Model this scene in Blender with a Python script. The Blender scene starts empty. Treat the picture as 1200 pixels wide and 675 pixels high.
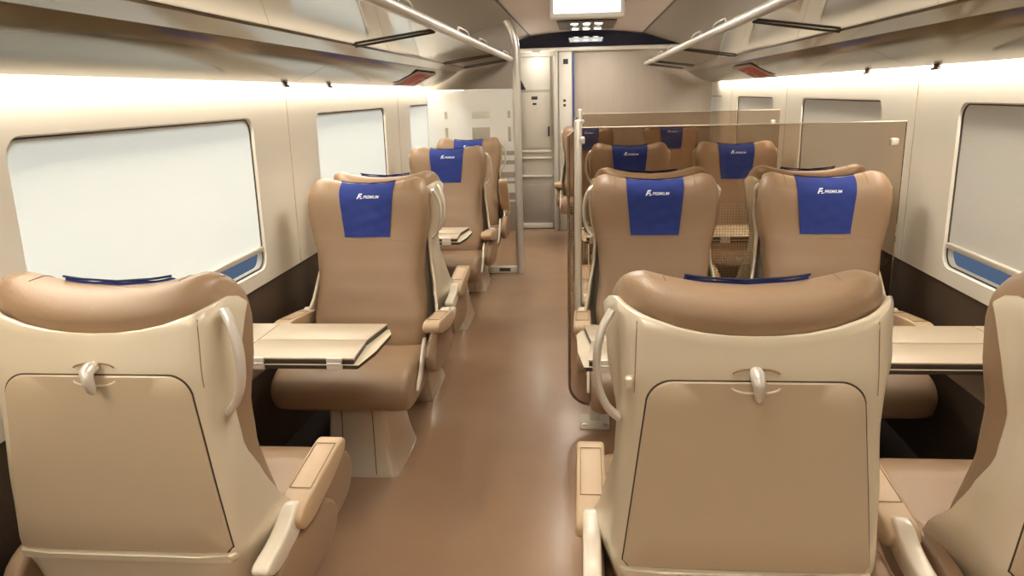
import bpy, bmesh, math, random
from mathutils import Vector, Matrix
from mathutils.bvhtree import BVHTree

scene = bpy.context.scene
COL = scene.collection
PI = math.pi
random.seed(4)

# ------------------------------------------------------------------ materials
def srgb(r, g, b):
    f = lambda c: (c / 255 / 12.92) if c / 255 <= .04045 else ((c / 255 + .055) / 1.055) ** 2.4
    return (f(r), f(g), f(b), 1)

def mat(name, col, rough=.5, metal=0, coat=0, spec=.5, bump=0, bscale=200, var=0, vscale=6, stretch=None, trans=0):
    m = bpy.data.materials.new(name); m.use_nodes = True
    nt = m.node_tree; b = nt.nodes['Principled BSDF']
    b.inputs['Base Color'].default_value = col
    b.inputs['Roughness'].default_value = rough
    b.inputs['Metallic'].default_value = metal
    b.inputs['Coat Weight'].default_value = coat
    b.inputs['Coat Roughness'].default_value = .12
    b.inputs['Specular IOR Level'].default_value = spec
    tc = nt.nodes.new('ShaderNodeTexCoord')
    src = tc.outputs['Object']
    if stretch:
        mp = nt.nodes.new('ShaderNodeMapping'); mp.inputs['Scale'].default_value = stretch
        nt.links.new(src, mp.inputs['Vector']); src = mp.outputs['Vector']
    if var:
        n = nt.nodes.new('ShaderNodeTexNoise'); n.inputs['Scale'].default_value = vscale; n.inputs['Detail'].default_value = 5
        nt.links.new(src, n.inputs['Vector'])
        mx = nt.nodes.new('ShaderNodeMix'); mx.data_type = 'RGBA'
        mx.inputs[6].default_value = tuple(c * (1 - var) for c in col[:3]) + (1,)
        mx.inputs[7].default_value = tuple(min(1, c * (1 + var)) for c in col[:3]) + (1,)
        nt.links.new(n.outputs['Fac'], mx.inputs[0]); nt.links.new(mx.outputs[2], b.inputs['Base Color'])
    if bump:
        n2 = nt.nodes.new('ShaderNodeTexNoise'); n2.inputs['Scale'].default_value = bscale; n2.inputs['Detail'].default_value = 3
        nt.links.new(src, n2.inputs['Vector'])
        bp = nt.nodes.new('ShaderNodeBump'); bp.inputs['Strength'].default_value = bump; bp.inputs['Distance'].default_value = .002
        nt.links.new(n2.outputs['Fac'], bp.inputs['Height']); nt.links.new(bp.outputs['Normal'], b.inputs['Normal'])
    return m

def emit(name, col, s):
    m = bpy.data.materials.new(name); m.use_nodes = True
    nt = m.node_tree; nt.nodes.clear()
    e = nt.nodes.new('ShaderNodeEmission'); e.inputs[0].default_value = col; e.inputs[1].default_value = s
    o = nt.nodes.new('ShaderNodeOutputMaterial'); nt.links.new(e.outputs[0], o.inputs[0])
    return m

def glass(name, tint, ior=1.45, film=0, film_col=(1, 1, 1, 1), dots=False):
    m = bpy.data.materials.new(name); m.use_nodes = True
    nt = m.node_tree; nt.nodes.clear(); N = nt.nodes.new; L = nt.links.new
    t = N('ShaderNodeBsdfTransparent'); t.inputs[0].default_value = tint
    g = N('ShaderNodeBsdfGlossy'); g.inputs['Roughness'].default_value = .02
    fr = N('ShaderNodeFresnel'); fr.inputs[0].default_value = ior
    mx = N('ShaderNodeMixShader'); L(fr.outputs[0], mx.inputs[0]); L(t.outputs[0], mx.inputs[1]); L(g.outputs[0], mx.inputs[2])
    out = mx
    if film:
        d = N('ShaderNodeBsdfDiffuse'); d.inputs[0].default_value = film_col
        tl = N('ShaderNodeBsdfTranslucent'); tl.inputs[0].default_value = film_col
        m1 = N('ShaderNodeMixShader'); m1.inputs[0].default_value = .5; L(d.outputs[0], m1.inputs[1]); L(tl.outputs[0], m1.inputs[2])
        m2 = N('ShaderNodeMixShader'); m2.inputs[0].default_value = film; L(out.outputs[0], m2.inputs[1]); L(m1.outputs[0], m2.inputs[2]); out = m2
    if dots:
        # rows of small pale dots printed on the lower part of the pane
        tc = N('ShaderNodeTexCoord'); sx = N('ShaderNodeSeparateXYZ'); L(tc.outputs['Object'], sx.inputs[0])
        def math_(op, a, b=None):
            n = N('ShaderNodeMath'); n.operation = op
            for i, v in enumerate((a, b)):
                if v is None: continue
                if isinstance(v, (int, float)): n.inputs[i].default_value = v
                else: L(v, n.inputs[i])
            return n.outputs[0]
        P = .0125
        fx = math_('SUBTRACT', math_('FRACT', math_('DIVIDE', sx.outputs['X'], P)), .5)
        fz = math_('SUBTRACT', math_('FRACT', math_('DIVIDE', sx.outputs['Z'], P)), .5)
        rr = math_('ADD', math_('MULTIPLY', fx, fx), math_('MULTIPLY', fz, fz))
        dot = math_('LESS_THAN', rr, .04)
        band = math_('MULTIPLY', math_('LESS_THAN', sx.outputs['X'], .2), math_('MULTIPLY', math_('LESS_THAN', sx.outputs['Z'], 1.06), math_('GREATER_THAN', sx.outputs['Z'], .62)))
        msk = math_('MULTIPLY', math_('MULTIPLY', dot, band), .38)
        d = N('ShaderNodeBsdfDiffuse'); d.inputs[0].default_value = srgb(205, 190, 165)
        m2 = N('ShaderNodeMixShader'); L(msk, m2.inputs[0]); L(out.outputs[0], m2.inputs[1]); L(d.outputs[0], m2.inputs[2]); out = m2
    o = N('ShaderNodeOutputMaterial'); L(out.outputs[0], o.inputs[0])
    return m

M = {}
M['leather'] = mat('tan leather', srgb(144, 117, 90), .40, bump=.22, bscale=420, var=.07, vscale=5, spec=.45)
M['leather_pale'] = mat('pale tan armrest leather', srgb(190, 162, 128), .45, bump=.2, bscale=420, var=.05)
M['stitch'] = mat('stitching', srgb(140, 112, 88), .7)
M['shell'] = mat('champagne painted shell', srgb(212, 198, 172), .28, metal=.12, coat=.35, var=.03, vscale=3, bump=.03, bscale=900)
M['panel'] = mat('champagne tray panel', srgb(190, 171, 143), .42, metal=.12, coat=.1, bump=.06, bscale=900)
M['seam'] = mat('dark seam', srgb(62, 48, 36), .8)
M['lug'] = mat('pale cream plastic', srgb(228, 216, 194), .3, coat=.3)
M['silver'] = mat('satin silver', srgb(222, 214, 200), .30, metal=.4)
M['pedestal'] = mat('brushed pedestal metal', srgb(222, 208, 184), .22, metal=.35, coat=.3, var=.04, vscale=12)
M['cloth'] = mat('blue cloth', srgb(44, 58, 124), .85, bump=.35, bscale=260, var=.10, vscale=9, spec=.2)
M['navy'] = mat('navy hem', srgb(22, 26, 58), .85)
M['white_print'] = mat('white print', srgb(225, 228, 240), .7)
M['table'] = mat('pale table laminate', srgb(184, 166, 140), .38, var=.03, vscale=4)
M['table_edge'] = mat('dark table edge', srgb(58, 46, 36), .5)
M['table_light'] = mat('pale edge trim', srgb(222, 206, 178), .4)
M['wall'] = mat('cream wall panel', srgb(237, 229, 212), .42, var=.02, vscale=2, coat=.1)
M['lower'] = mat('dark brown lower wall', srgb(78, 62, 47), .7, var=.08, vscale=20)
M['blind'] = mat('off white blind cloth', srgb(238, 232, 216), .75, bump=.08, bscale=120, var=.02, stretch=(1, 1, 40))
def blind_mat():
    m = M['blind']; nt = m.node_tree; b = nt.nodes['Principled BSDF']; out = nt.nodes['Material Output']
    t = nt.nodes.new('ShaderNodeBsdfTranslucent'); t.inputs[0].default_value = (.88, .85, .75, 1)
    mx = nt.nodes.new('ShaderNodeMixShader'); mx.inputs[0].default_value = .22
    nt.links.new(b.outputs[0], mx.inputs[1]); nt.links.new(t.outputs[0], mx.inputs[2]); nt.links.new(mx.outputs[0], out.inputs[0])
blind_mat()
M['gasket'] = mat('dark gasket', srgb(70, 60, 48), .6)
M['floor'] = mat('brown vinyl floor', srgb(156, 124, 97), .19, var=.10, vscale=4, bump=.05, bscale=300, spec=.5)
M['ceil'] = mat('ceiling grey', srgb(188, 172, 160), .6)
M['ceil_side'] = mat('ceiling side panel', srgb(140, 128, 112), .5)
M['rack'] = mat('glossy bronze rack', srgb(116, 107, 84), .16, metal=.4, coat=.2, var=.05, vscale=3)
M['strip'] = mat('rack edge strip', srgb(138, 126, 106), .12, metal=.4, coat=.3)
M['shelf'] = mat('mirror like rack shelf', srgb(140, 130, 112), .06, metal=.8, coat=.3)
M['rail'] = mat('aluminium rail', srgb(218, 212, 202), .28, metal=.45)
M['dark'] = mat('dark joint', srgb(70, 58, 44), .5)
M['wood'] = mat('pale grey brown wood veneer', srgb(172, 159, 144), .5, var=.07, vscale=5, stretch=(14, 1, .5))
M['white'] = mat('off white paint', srgb(212, 206, 194), .4)
M['greydoor'] = mat('light grey door', srgb(186, 178, 164), .4)
M['greypanel'] = mat('grey partition', srgb(150, 140, 128), .45)
M['fascia'] = mat('glossy navy fascia', srgb(34, 36, 50), .03, coat=0)
M['bluetrim'] = mat('blue edge trim', srgb(44, 56, 128), .4)
M['black'] = mat('black plastic', srgb(30, 28, 28), .5)
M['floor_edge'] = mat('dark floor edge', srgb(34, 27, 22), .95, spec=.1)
M['tinted'] = glass('bronze tinted glass', (.775, .715, .645, 1), 1.35, dots=True)
M['clear'] = glass('clear glass', (.95, .95, .93, 1), 1.35)
M['frost'] = glass('frosted film', (.95, .95, .93, 1), 1.3, film=.8, film_col=(.92, .90, .85, 1))
M['edge'] = mat('glass edge', srgb(120, 100, 78), .2)
M['pane'] = glass('window glass', (.55, .66, .78, 1), 1.0)
M['joint'] = mat('panel joint', srgb(176, 160, 134), .6)
M['cove'] = emit('cove tube', (1, .92, .80, 1), 66)
M['led'] = emit('led lens', (1, .95, .88, 1), 30)
M['screen'] = emit('lit screen', (.88, .97, 1, 1), 2.2)
M['red'] = mat('red print', srgb(178, 74, 62), .6)
M['sticker'] = mat('sticker', srgb(190, 160, 140), .5)

# ------------------------------------------------------------------ mesh helpers
def link(name, me, m, parent=None, smooth=30):
    for x in (m if isinstance(m, (list, tuple)) else [m]): me.materials.append(x)
    if smooth:
        for p in me.polygons: p.use_smooth = True
        me.set_sharp_from_angle(angle=math.radians(smooth))
    o = bpy.data.objects.new(name, me); COL.objects.link(o)
    if parent: o.parent = parent
    return o

def finish(name, bm, m, parent=None, smooth=35, recalc=True):
    if recalc: bmesh.ops.recalc_face_normals(bm, faces=bm.faces)
    me = bpy.data.meshes.new(name); bm.to_mesh(me); bm.free()
    return link(name, me, m, parent, smooth)

def bm_box(bm, c, s, bev=0, seg=2, rot=None):
    r = bmesh.ops.create_cube(bm, size=1)
    vs = r['verts']
    for v in vs: v.co = Vector((v.co.x * s[0], v.co.y * s[1], v.co.z * s[2]))
    if bev:
        es = list({e for v in vs for e in v.link_edges})
        r2 = bmesh.ops.bevel(bm, geom=es, offset=bev, segments=seg, profile=.5, affect='EDGES')
        vs = list({v for f in r2['faces'] for v in f.verts} | {v for v in vs if v.is_valid})
    for v in vs:
        if rot is not None: v.co = rot @ v.co
        v.co += Vector(c)
    return vs

def box(name, c, s, m, parent=None, bev=.004, seg=2, rot=None):
    bm = bmesh.new(); bm_box(bm, c, s, bev, seg, rot); return finish(name, bm, m, parent)

def smooth_path(pts, n=6):
    P = [Vector(p) for p in pts]; out = []
    for i in range(len(P) - 1):
        p0 = P[max(i - 1, 0)]; p1 = P[i]; p2 = P[i + 1]; p3 = P[min(i + 2, len(P) - 1)]
        for k in range(n):
            t = k / n
            out.append(.5 * ((2 * p1) + (p2 - p0) * t + (2 * p0 - 5 * p1 + 4 * p2 - p3) * t * t + (3 * p1 - p0 - 3 * p2 + p3) * t ** 3))
    out.append(P[-1]); return out

def bm_tube(bm, pts, r, sides=10, flat=1.0, ref=None):
    P = [Vector(p) for p in pts]; rings = []
    for i, p in enumerate(P):
        t = (P[min(i + 1, len(P) - 1)] - P[max(i - 1, 0)]).normalized()
        if ref is None:
            ref = Vector((0, 0, 1)) if abs(t.z) < .9 else Vector((0, 1, 0))
        a = (ref - t * ref.dot(t)).normalized(); b = t.cross(a); ref = a
        rr = r[i] if isinstance(r, (list, tuple)) else r
        rings.append([bm.verts.new(p + a * math.cos(2 * PI * k / sides) * rr + b * math.sin(2 * PI * k / sides) * rr * flat) for k in range(sides)])
    for i in range(len(rings) - 1):
        for k in range(sides):
            bm.faces.new((rings[i][k], rings[i][(k + 1) % sides], rings[i + 1][(k + 1) % sides], rings[i + 1][k]))
    bm.faces.new(rings[0][::-1]); bm.faces.new(rings[-1])

def tube(name, pts, r, m, parent=None, sides=10, flat=1.0):
    bm = bmesh.new(); bm_tube(bm, pts, r, sides, flat); return finish(name, bm, m, parent, 60)

def bm_loft(bm, rings, cap=True):
    R = [[bm.verts.new(p) for p in ring] for ring in rings]; n = len(R[0])
    for i in range(len(R) - 1):
        for k in range(n):
            bm.faces.new((R[i][k], R[i][(k + 1) % n], R[i + 1][(k + 1) % n], R[i + 1][k]))
    if cap:
        bm.faces.new(R[0][::-1]); bm.faces.new(R[-1])
    return R

def chaikin(pts, n=2, closed=True):
    P = [tuple(p) for p in pts]
    for _ in range(n):
        Q = []
        m = len(P)
        for i in range(m if closed else m - 1):
            a, b = P[i], P[(i + 1) % m]
            Q.append(tuple(.75 * x + .25 * y for x, y in zip(a, b))); Q.append(tuple(.25 * x + .75 * y for x, y in zip(a, b)))
        P = Q
    return P

def bm_prism(bm, outline, to3, lo, hi, bev=0, seg=2):
    """outline: 2D points; to3(p, h) gives a point; extruded between lo and hi with rounded rims"""
    n = len(outline); cx = sum(p[0] for p in outline) / n; cy = sum(p[1] for p in outline) / n
    def inset(d):
        out = []
        for i in range(n):
            a = Vector(outline[i - 1]); b = Vector(outline[i]); c = Vector(outline[(i + 1) % n])
            t = (c - a); nn = Vector((-t.y, t.x))
            if nn.length < 1e-9: nn = Vector((0, 1))
            nn.normalize()
            if nn.dot(Vector((cx, cy)) - b) < 0: nn = -nn
            out.append(b + nn * d)
        return out
    rings = []
    if bev:
        for k in range(seg + 1):
            a = PI / 2 * k / seg; rings.append([to3(p, lo + bev * (1 - math.sin(a))) for p in inset(bev * (1 - math.cos(PI / 2 - a)) if False else bev * (1 - math.sin(a)))]) if False else rings.append([to3(p, lo + bev * (1 - math.cos(a))) for p in inset(bev * (1 - math.sin(a)))])
        for k in range(seg, -1, -1):
            a = PI / 2 * k / seg; rings.append([to3(p, hi - bev * (1 - math.cos(a))) for p in inset(bev * (1 - math.sin(a)))])
    else:
        rings = [[to3(p, lo) for p in outline], [to3(p, hi) for p in outline]]
    bm_loft(bm, rings)

def prism(name, outline, to3, lo, hi, m, parent=None, bev=.004, seg=2, smooth=35):
    bm = bmesh.new(); bm_prism(bm, outline, to3, lo, hi, bev, seg); return finish(name, bm, m, parent, smooth)

def rrect(x0, x1, y0, y1, r, n=6, x0t=None, x1t=None):
    """rounded rectangle; x0t/x1t = narrower top"""
    x0t = x0 if x0t is None else x0t; x1t = x1 if x1t is None else x1t
    out = []
    for cx, cy, a0 in ((x1 - r, y0 + r, -PI / 2), (x1t - r, y1 - r, 0), (x0t + r, y1 - r, PI / 2), (x0 + r, y0 + r, PI)):
        for k in range(n + 1):
            a = a0 + PI / 2 * k / n; out.append((cx + r * math.cos(a), cy + r * math.sin(a)))
    return out

def lerp_tab(tab, z):
    if z <= tab[0][0]: return tab[0][1]
    for (a, u), (b, v) in zip(tab, tab[1:]):
        if z <= b:
            t = (z - a) / (b - a); t = t * t * (3 - 2 * t) * .6 + t * .4
            return u + (v - u) * t
    return tab[-1][1]

def thing(name, label, cat, loc=(0, 0, 0), rz=0, group=None):
    o = bpy.data.objects.new(name, None); COL.objects.link(o)
    o.empty_display_size = .1; o.location = loc; o.rotation_euler = (0, 0, rz)
    o['label'] = label; o['category'] = cat
    if group: o['group'] = group
    return o

def struct(o): o['kind'] = 'structure'; return o

def dup(root, loc, rz=None, label=None):
    r = root.copy(); COL.objects.link(r); r.location = loc
    if rz is not None: r.rotation_euler = (0, 0, rz)
    if label: r['label'] = label
    for ch in list(root.children):
        c = ch.copy(); COL.objects.link(c); c.parent = r
        for g in ch.children:
            d = g.copy(); COL.objects.link(d); d.parent = c
    return r

# ------------------------------------------------------------------ dimensions
XL, XR, XC = -1.35, 1.41, .03
Y0, Y1 = -1.6, 8.9
ZF = 0.0

# ------------------------------------------------------------------ passenger seat
VC = .37                                        # pedestal centre behind which the shell stands
def V(x, v, z): return Vector((x, VC - v, z))   # seat-local: faces -Y

WR = [(.34, .175), (.42, .205), (.52, .248), (.62, .270), (.75, .264), (.92, .252), (1.05, .256), (1.17, .262)]
WFr = [(.34, .23), (.42, .27), (.52, .300), (.60, .305), (.72, .282), (.84, .260), (.93, .258), (1.05, .278), (1.17, .287)]
SD = [(.34, .36), (.42, .35), (.52, .30), (.60, .235), (.68, .165), (.75, .125), (.84, .085), (.93, .07), (1.03, .08), (1.10, .105), (1.17, .135)]
VR = [(.34, .13), (.42, .07), (.52, .022), (.62, .002), (.80, 0), (1.02, 0), (1.12, .014), (1.17, .03)]
HW = [(.38, .225), (.50, .245), (.62, .248), (.78, .230), (.88, .236), (1.02, .264), (1.10, .270), (1.2, .268)]
VF = [(.38, .27), (.50, .30), (.60, .285), (.70, .262), (.80, .238), (.90, .214), (1.0, .195), (1.10, .188), (1.2, .172)]
VB = [(.38, .10), (.50, .06), (.80, .03), (1.05, .03), (1.10, .028), (1.13, .02), (1.2, .02)]
WG = [(.38, .01), (.55, .045), (.75, .032), (.95, .028), (1.08, .034), (1.2, .02)]
def back_ring(z, hw, vf, vb, wg, N=56, bump=0):
    out = []
    mid = (vf + vb) / 2; hv = (vf - vb) / 2
    for k in range(N):
        a = 2 * PI * k / N; c, s = math.cos(a), math.sin(a)
        px = math.copysign(abs(c) ** .5, c); pv = math.copysign(abs(s) ** .55, s)
        x = hw * px
        v = mid + hv * pv + (wg * abs(px) ** 3 if s > -.05 else wg * .35 * abs(px) ** 3)
        d = lerp_tab(SD, z) + .004; k = max(0, min(1, (v - d + .09) / .10)); k = k * k * (3 - 2 * k)
        x *= (1 - k) * min(1, .242 / hw) + k
        out.append(V(x, v, z + bump * ((abs(x) / .2) ** 2 if abs(x) < .2 else 1 - .9 * ((abs(x) - .2) / .075) ** 2)))
    return out
bm = bmesh.new(); rings = []
for i in range(27):
    z = .38 + (1.125 - .38) * i / 26
    rings.append(back_ring(z, lerp_tab(HW, z), lerp_tab(VF, z), lerp_tab(VB, z), lerp_tab(WG, z), bump=.024 * max(0, (z - 1.0) / .125)))
for i in range(1, 8):
    ph = PI / 2 * i / 8; z = 1.125 + .058 * math.sin(ph); k = math.cos(ph) ** .8
    vf, vb = lerp_tab(VF, z), lerp_tab(VB, z); m_ = (vf + vb) / 2; h = (vf - vb) / 2 * max(k, .12)
    rings.append(back_ring(z, lerp_tab(HW, z) - .035 * (1 - math.cos(ph)), m_ + h, m_ - h, lerp_tab(WG, z) * (.3 + .7 * k), bump=.024 + .006 * math.sin(ph)))
RR = bm_loft(bm, rings, cap=False)
bm.faces.new(RR[0][::-1])
top = RR[-1]; nt_ = len(top)
for k in range(nt_ // 2):
    bm.faces.new([q for i, q in enumerate((top[k], top[k + 1], top[(nt_ - k - 1) % nt_], top[(nt_ - k) % nt_])) if not (k == 0 and i == 3) and not (k == nt_ // 2 - 1 and i == 2)])
bmesh.ops.recalc_face_normals(bm, faces=bm.faces)
BACK_BVH = BVHTree.FromBMesh(bm)
backrest_me = bpy.data.meshes.new('backrest'); bm.to_mesh(backrest_me); bm.free()

def on_back(x, s, off):
    """point on the leather: s in 0..1 runs up the front (z .96 -> top) and over to the rear"""
    pv, pz = .115, 1.10
    if s < .5:
        z = .965 + (pz - .965) * s / .5
        o, d = V(x, .9, z), Vector((0, 1, 0))
    else:
        a = PI * (s - .5) / .5 * .62
        d0 = Vector((0, -math.cos(a), math.sin(a)))
        o, d = V(x, pv, pz) + d0 * .6, -d0
    hit, nrm, _, _ = BACK_BVH.ray_cast(o, d)
    return hit - d * off if hit is not None else None

def front_pt(x, z, off=.002):
    hit, n, _, _ = BACK_BVH.ray_cast(V(x, .9, z), Vector((0, 1, 0)))
    return hit + Vector((0, -off, 0))

# headrest cover cloth
def cloth_mesh():
    bm = bmesh.new(); nx, ns = 16, 30; smax = .5 + .5 * .76
    def row(off):
        g = []
        for j in range(ns + 1):
            s = smax * j / ns; half = .100 + .019 * min(1, s / .7)
            r = []
            for i in range(nx + 1):
                x = -half + 2 * half * i / nx
                wr = .0016 * math.sin(x * 60 + s * 9) * math.sin(s * 14 + x * 22) + .001 * math.sin(s * 31 - x * 40)
                r.append(bm.verts.new(on_back(x, s, off + (wr if off > .002 else 0))))
            g.append(r)
        return g
    A, B = row(.006), row(.0005)
    for j in range(ns):
        for i in range(nx):
            bm.faces.new((A[j][i], A[j][i + 1], A[j + 1][i + 1], A[j + 1][i]))
            bm.faces.new((B[j][i], B[j + 1][i], B[j + 1][i + 1], B[j][i + 1]))
    for j in range(ns):
        for i in (0, nx): bm.faces.new((A[j][i], A[j + 1][i], B[j + 1][i], B[j][i]))
    for i in range(nx):
        for j in (0, ns): bm.faces.new((A[j][i], A[j][i + 1], B[j][i + 1], B[j][i]))
    bmesh.ops.recalc_face_normals(bm, faces=bm.faces)
    me = bpy.data.meshes.new('headrest_cover'); bm.to_mesh(me); bm.free(); return me
cloth_me = cloth_mesh()
bm = bmesh.new()
e = [on_back(-.122 + .244 * i / 16, .5 + .5 * .77, .009) for i in range(17)]
bm_tube(bm, e, .0026, 8)
bmesh.ops.recalc_face_normals(bm, faces=bm.faces)
hem_me = bpy.data.meshes.new('hem'); bm.to_mesh(hem_me); bm.free()

# white lettering and mark on the cover
def lettering_mesh():
    cu = bpy.data.curves.new('txt', 'FONT'); cu.body = 'PREMIUM'; cu.size = .0165; cu.shear = .3; cu.offset = .0004; cu.space_character = 1.02
    o = bpy.data.objects.new('txt', cu); COL.objects.link(o)
    dg = bpy.context.evaluated_depsgraph_get()
    me = bpy.data.meshes.new_from_object(o.evaluated_get(dg)); bpy.data.objects.remove(o); bpy.data.curves.remove(cu)
    w = max(v.co.x for v in me.vertices)
    for v in me.vertices:
        x, z = v.co.x - .012, 1.133 + v.co.y
        v.co = front_pt(x, z, .0085)
    me.name = 'lettering'; return me
lettering_me = lettering_mesh()
bm = bmesh.new()
for (x0, x1, z0, z1, sh) in ((-.040, -.034, 1.131, 1.153, .010), (-.031, -.018, 1.147, 1.153, .002), (-.034, -.020, 1.138, 1.143, .002), (-.026, -.016, 1.131, 1.135, .002)):
    q = [(x0, z0), (x1, z0), (x1 + sh, z1), (x0 + sh, z1)]
    bm.faces.new([bm.verts.new(front_pt(x, z, .0085)) for x, z in q])
mark_me = bpy.data.meshes.new('emblem'); bm.to_mesh(mark_me); bm.free()

# stitching on the leather: two over the headrest, one across, two down the front
stitch_top_mes = []
for sx in (-.165, .165):
    bm = bmesh.new(); bm_tube(bm, [on_back(sx, .5 + .5 * (.45 + .55 * i / 14), .0005) for i in range(15)], .0014, 6)
    me = bpy.data.meshes.new('headrest_stitching'); bm.to_mesh(me); bm.free(); stitch_top_mes.append(me)
bm = bmesh.new()
bm_tube(bm, [front_pt(-.235 + .47 * i / 24, .952 - .006 * math.cos(PI * (i / 24 - .5)), .0002) for i in range(25)], .0012, 6)
stitch_front_me = bpy.data.meshes.new('back_stitching'); bm.to_mesh(stitch_front_me); bm.free()

# hard shell: a C-shaped section that sweeps forward low down
NU = 48
def shell_section(z, off=0):
    wr, wf, d, vr = lerp_tab(WR, z) - off, lerp_tab(WFr, z) - off, lerp_tab(SD, z), lerp_tab(VR, z) + off
    R = .055
    ctrl = [(-wf, max(d, vr + R + .01)), (-wr - (wf - wr) * .25, vr + R), ]
    half = []
    half.append(Vector((wf, max(d, vr + R + .012))))
    half.append(Vector((wr + (wf - wr) * .5, vr + R + (max(d, vr + R + .012) - vr - R) * .45)))
    for k in range(7):
        a = PI / 2 * k / 6; half.append(Vector((wr - R + R * math.cos(a), vr + R - R * math.sin(a))))
    for k in range(1, 5): half.append(Vector(((wr - R) * (1 - k / 4), vr)))
    left = [Vector((-p.x, p.y)) for p in half[::-1][1:]]
    return half + left
def shell_top(u):     # u = |position| along the section: 1 at side front edge, 0 in the rear middle
    return 1.108 + .060 * max(0, min(1, u / .26)) ** 2.3
bm = bmesh.new(); NZ = 34
def shell_grid(off):
    G = []
    n = len(shell_section(1.0))
    zt = [shell_top(abs(p.x)) for p in shell_section(1.13)]
    zt[0] -= .022; zt[-1] -= .022; zt[1] -= .004; zt[-2] -= .004
    for j in range(NZ + 1):
        t = j / NZ; row = []
        for i in range(n):
            z = .345 + (zt[i] - off * .3 - .345) * t
            p = shell_section(z, off)[i]
            row.append(bm.verts.new(V(p.x, p.y, z)))
        G.append(row)
    return G
A = shell_grid(0); B = shell_grid(.014); n = len(A[0])
for j in range(NZ):
    for i in range(n - 1):
        bm.faces.new((A[j][i], A[j][i + 1], A[j + 1][i + 1], A[j + 1][i])); bm.faces.new((B[j][i], B[j + 1][i], B[j + 1][i + 1], B[j][i + 1]))
    for i in (0, n - 1): bm.faces.new((A[j][i], A[j + 1][i], B[j + 1][i], B[j][i]))
for i in range(n - 1):
    for j in (0, NZ): bm.faces.new((A[j][i], A[j][i + 1], B[j][i + 1], B[j][i]))
bmesh.ops.recalc_face_normals(bm, faces=bm.faces)
SHELL_BVH = BVHTree.FromBMesh(bm)
rim = [e for e in bm.edges if len(e.link_faces) == 2 and e.calc_face_angle(0) > 1.0]
bmesh.ops.bevel(bm, geom=rim, offset=.005, segments=2, profile=.5, affect='EDGES')
shell_me = bpy.data.meshes.new('back_shell'); bm.to_mesh(shell_me); bm.free()

def rear_pt(x, z, off):
    hit, _, _, _ = SHELL_BVH.ray_cast(V(x, -.6, z), Vector((0, -1, 0)))
    return hit + Vector((0, off, 0))
def rear_sheet(name, outline, off, depth, bev=.004, inner=3):
    """a raised sheet lying on the rear of the shell"""
    bm = bmesh.new(); n = len(outline)
    c = (sum(p[0] for p in outline) / n, sum(p[1] for p in outline) / n)
    def ring(k, o): return [bm.verts.new(rear_pt(c[0] + (p[0] - c[0]) * k, c[1] + (p[1] - c[1]) * k, o)) for p in outline]
    R = [ring(1, off), ring(1, off + depth - bev * .5), ring(1 - bev * 4, off + depth)] + [ring(k, off + depth) for k in (.7, .4, .12)]
    for a, b in zip(R, R[1:]):
        for i in range(n): bm.faces.new((a[i], a[(i + 1) % n], b[(i + 1) % n], b[i]))
    bm.faces.new(R[-1])
    bmesh.ops.recalc_face_normals(bm, faces=bm.faces)
    me = bpy.data.meshes.new(name); bm.to_mesh(me); bm.free(); return me
def tray_outline(g):
    pts = []
    zb, zt, wb, wt, r = .618 - g, 1.022 + g, .243 + g, .203 + g, .05
    pts += [(wb - .012, zb), (wb, zb + .012)]
    for k in range(9):
        t = k / 8; pts.append((wb + (wt - wb) * t, zb + .012 + (zt - r - zb - .012) * t)) if 0 < t < 1 else None
    for k in range(9):
        a = PI / 2 * k / 8; pts.append((wt - r + r * math.cos(a), zt - r + r * math.sin(a)))
    for k in range(1, 6): pts.append(((wt - r) * (1 - k / 6), zt))
    right = pts; left = [(-x, z) for x, z in right[::-1]]
    bottom = [((-(wb - .012)) + 2 * (wb - .012) * k / 8, zb) for k in range(1, 8)]
    out = right + left + bottom
    return out
panel_me = rear_sheet('tray_panel', tray_outline(0), -.001, .0065)
panel_seam_me = rear_sheet('tray_seam', tray_outline(.0028), -.001, .0025, .002)
ledge_me = rear_sheet('tray_ledge', rrect(-.25, .25, .592, .612, .006, 3), -.001, .012, .01)
recess_o = [(.045 * math.cos(a), 1.024 + .024 * math.sin(a) * (1 if math.sin(a) > 0 else .75)) for a in [2 * PI * k / 32 for k in range(32)]]
recess_dark_mes = []
for rng in ((.12, .42), (.58, .88)):
    bm = bmesh.new()
    bm_tube(bm, [rear_pt(.047 * math.cos(PI * (rng[0] + (rng[1] - rng[0]) * k / 10)), 1.028 + .020 * math.sin(PI * (rng[0] + (rng[1] - rng[0]) * k / 10)) ** .6, .003) for k in range(11)], .002, 6)
    me = bpy.data.meshes.new('recess_gap'); bm.to_mesh(me); bm.free(); recess_dark_mes.append(me)
bm = bmesh.new()
bm_tube(bm, [rear_pt(.046 * math.cos(PI * (1.06 + .88 * k / 16)), 1.018 - .018 * abs(math.sin(PI * (1.06 + .88 * k / 16))) ** .6, .004) for k in range(17)], .0035, 8)
recess_me = bpy.data.meshes.new('latch_recess'); bm.to_mesh(recess_me); bm.free()
bm = bmesh.new()
q = [rear_pt(0, 1.04, .002) + Vector((0, 0, .0)), rear_pt(0, 1.04, .018), rear_pt(0.001, 1.036, .026), rear_pt(-.002, 1.02, .028), rear_pt(-.004, .998, .024), rear_pt(-.005, .990, .020)]
bm_tube(bm, q, [.013, .014, .0135, .012, .0095, .005], 12)
bmesh.ops.recalc_face_normals(bm, faces=bm.faces)
latch_me = bpy.data.meshes.new('latch'); bm.to_mesh(latch_me); bm.free()
shell_seam_mes = []
for s in (-1, 1):
    bm = bmesh.new(); bm_tube(bm, [rear_pt(s * (.222 + .004 * k / 8), 1.135 - .14 * k / 8, .0001) for k in range(9)], .0011, 6)
    me = bpy.data.meshes.new('shell_seam'); bm.to_mesh(me); bm.free(); shell_seam_mes.append(me)

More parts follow.
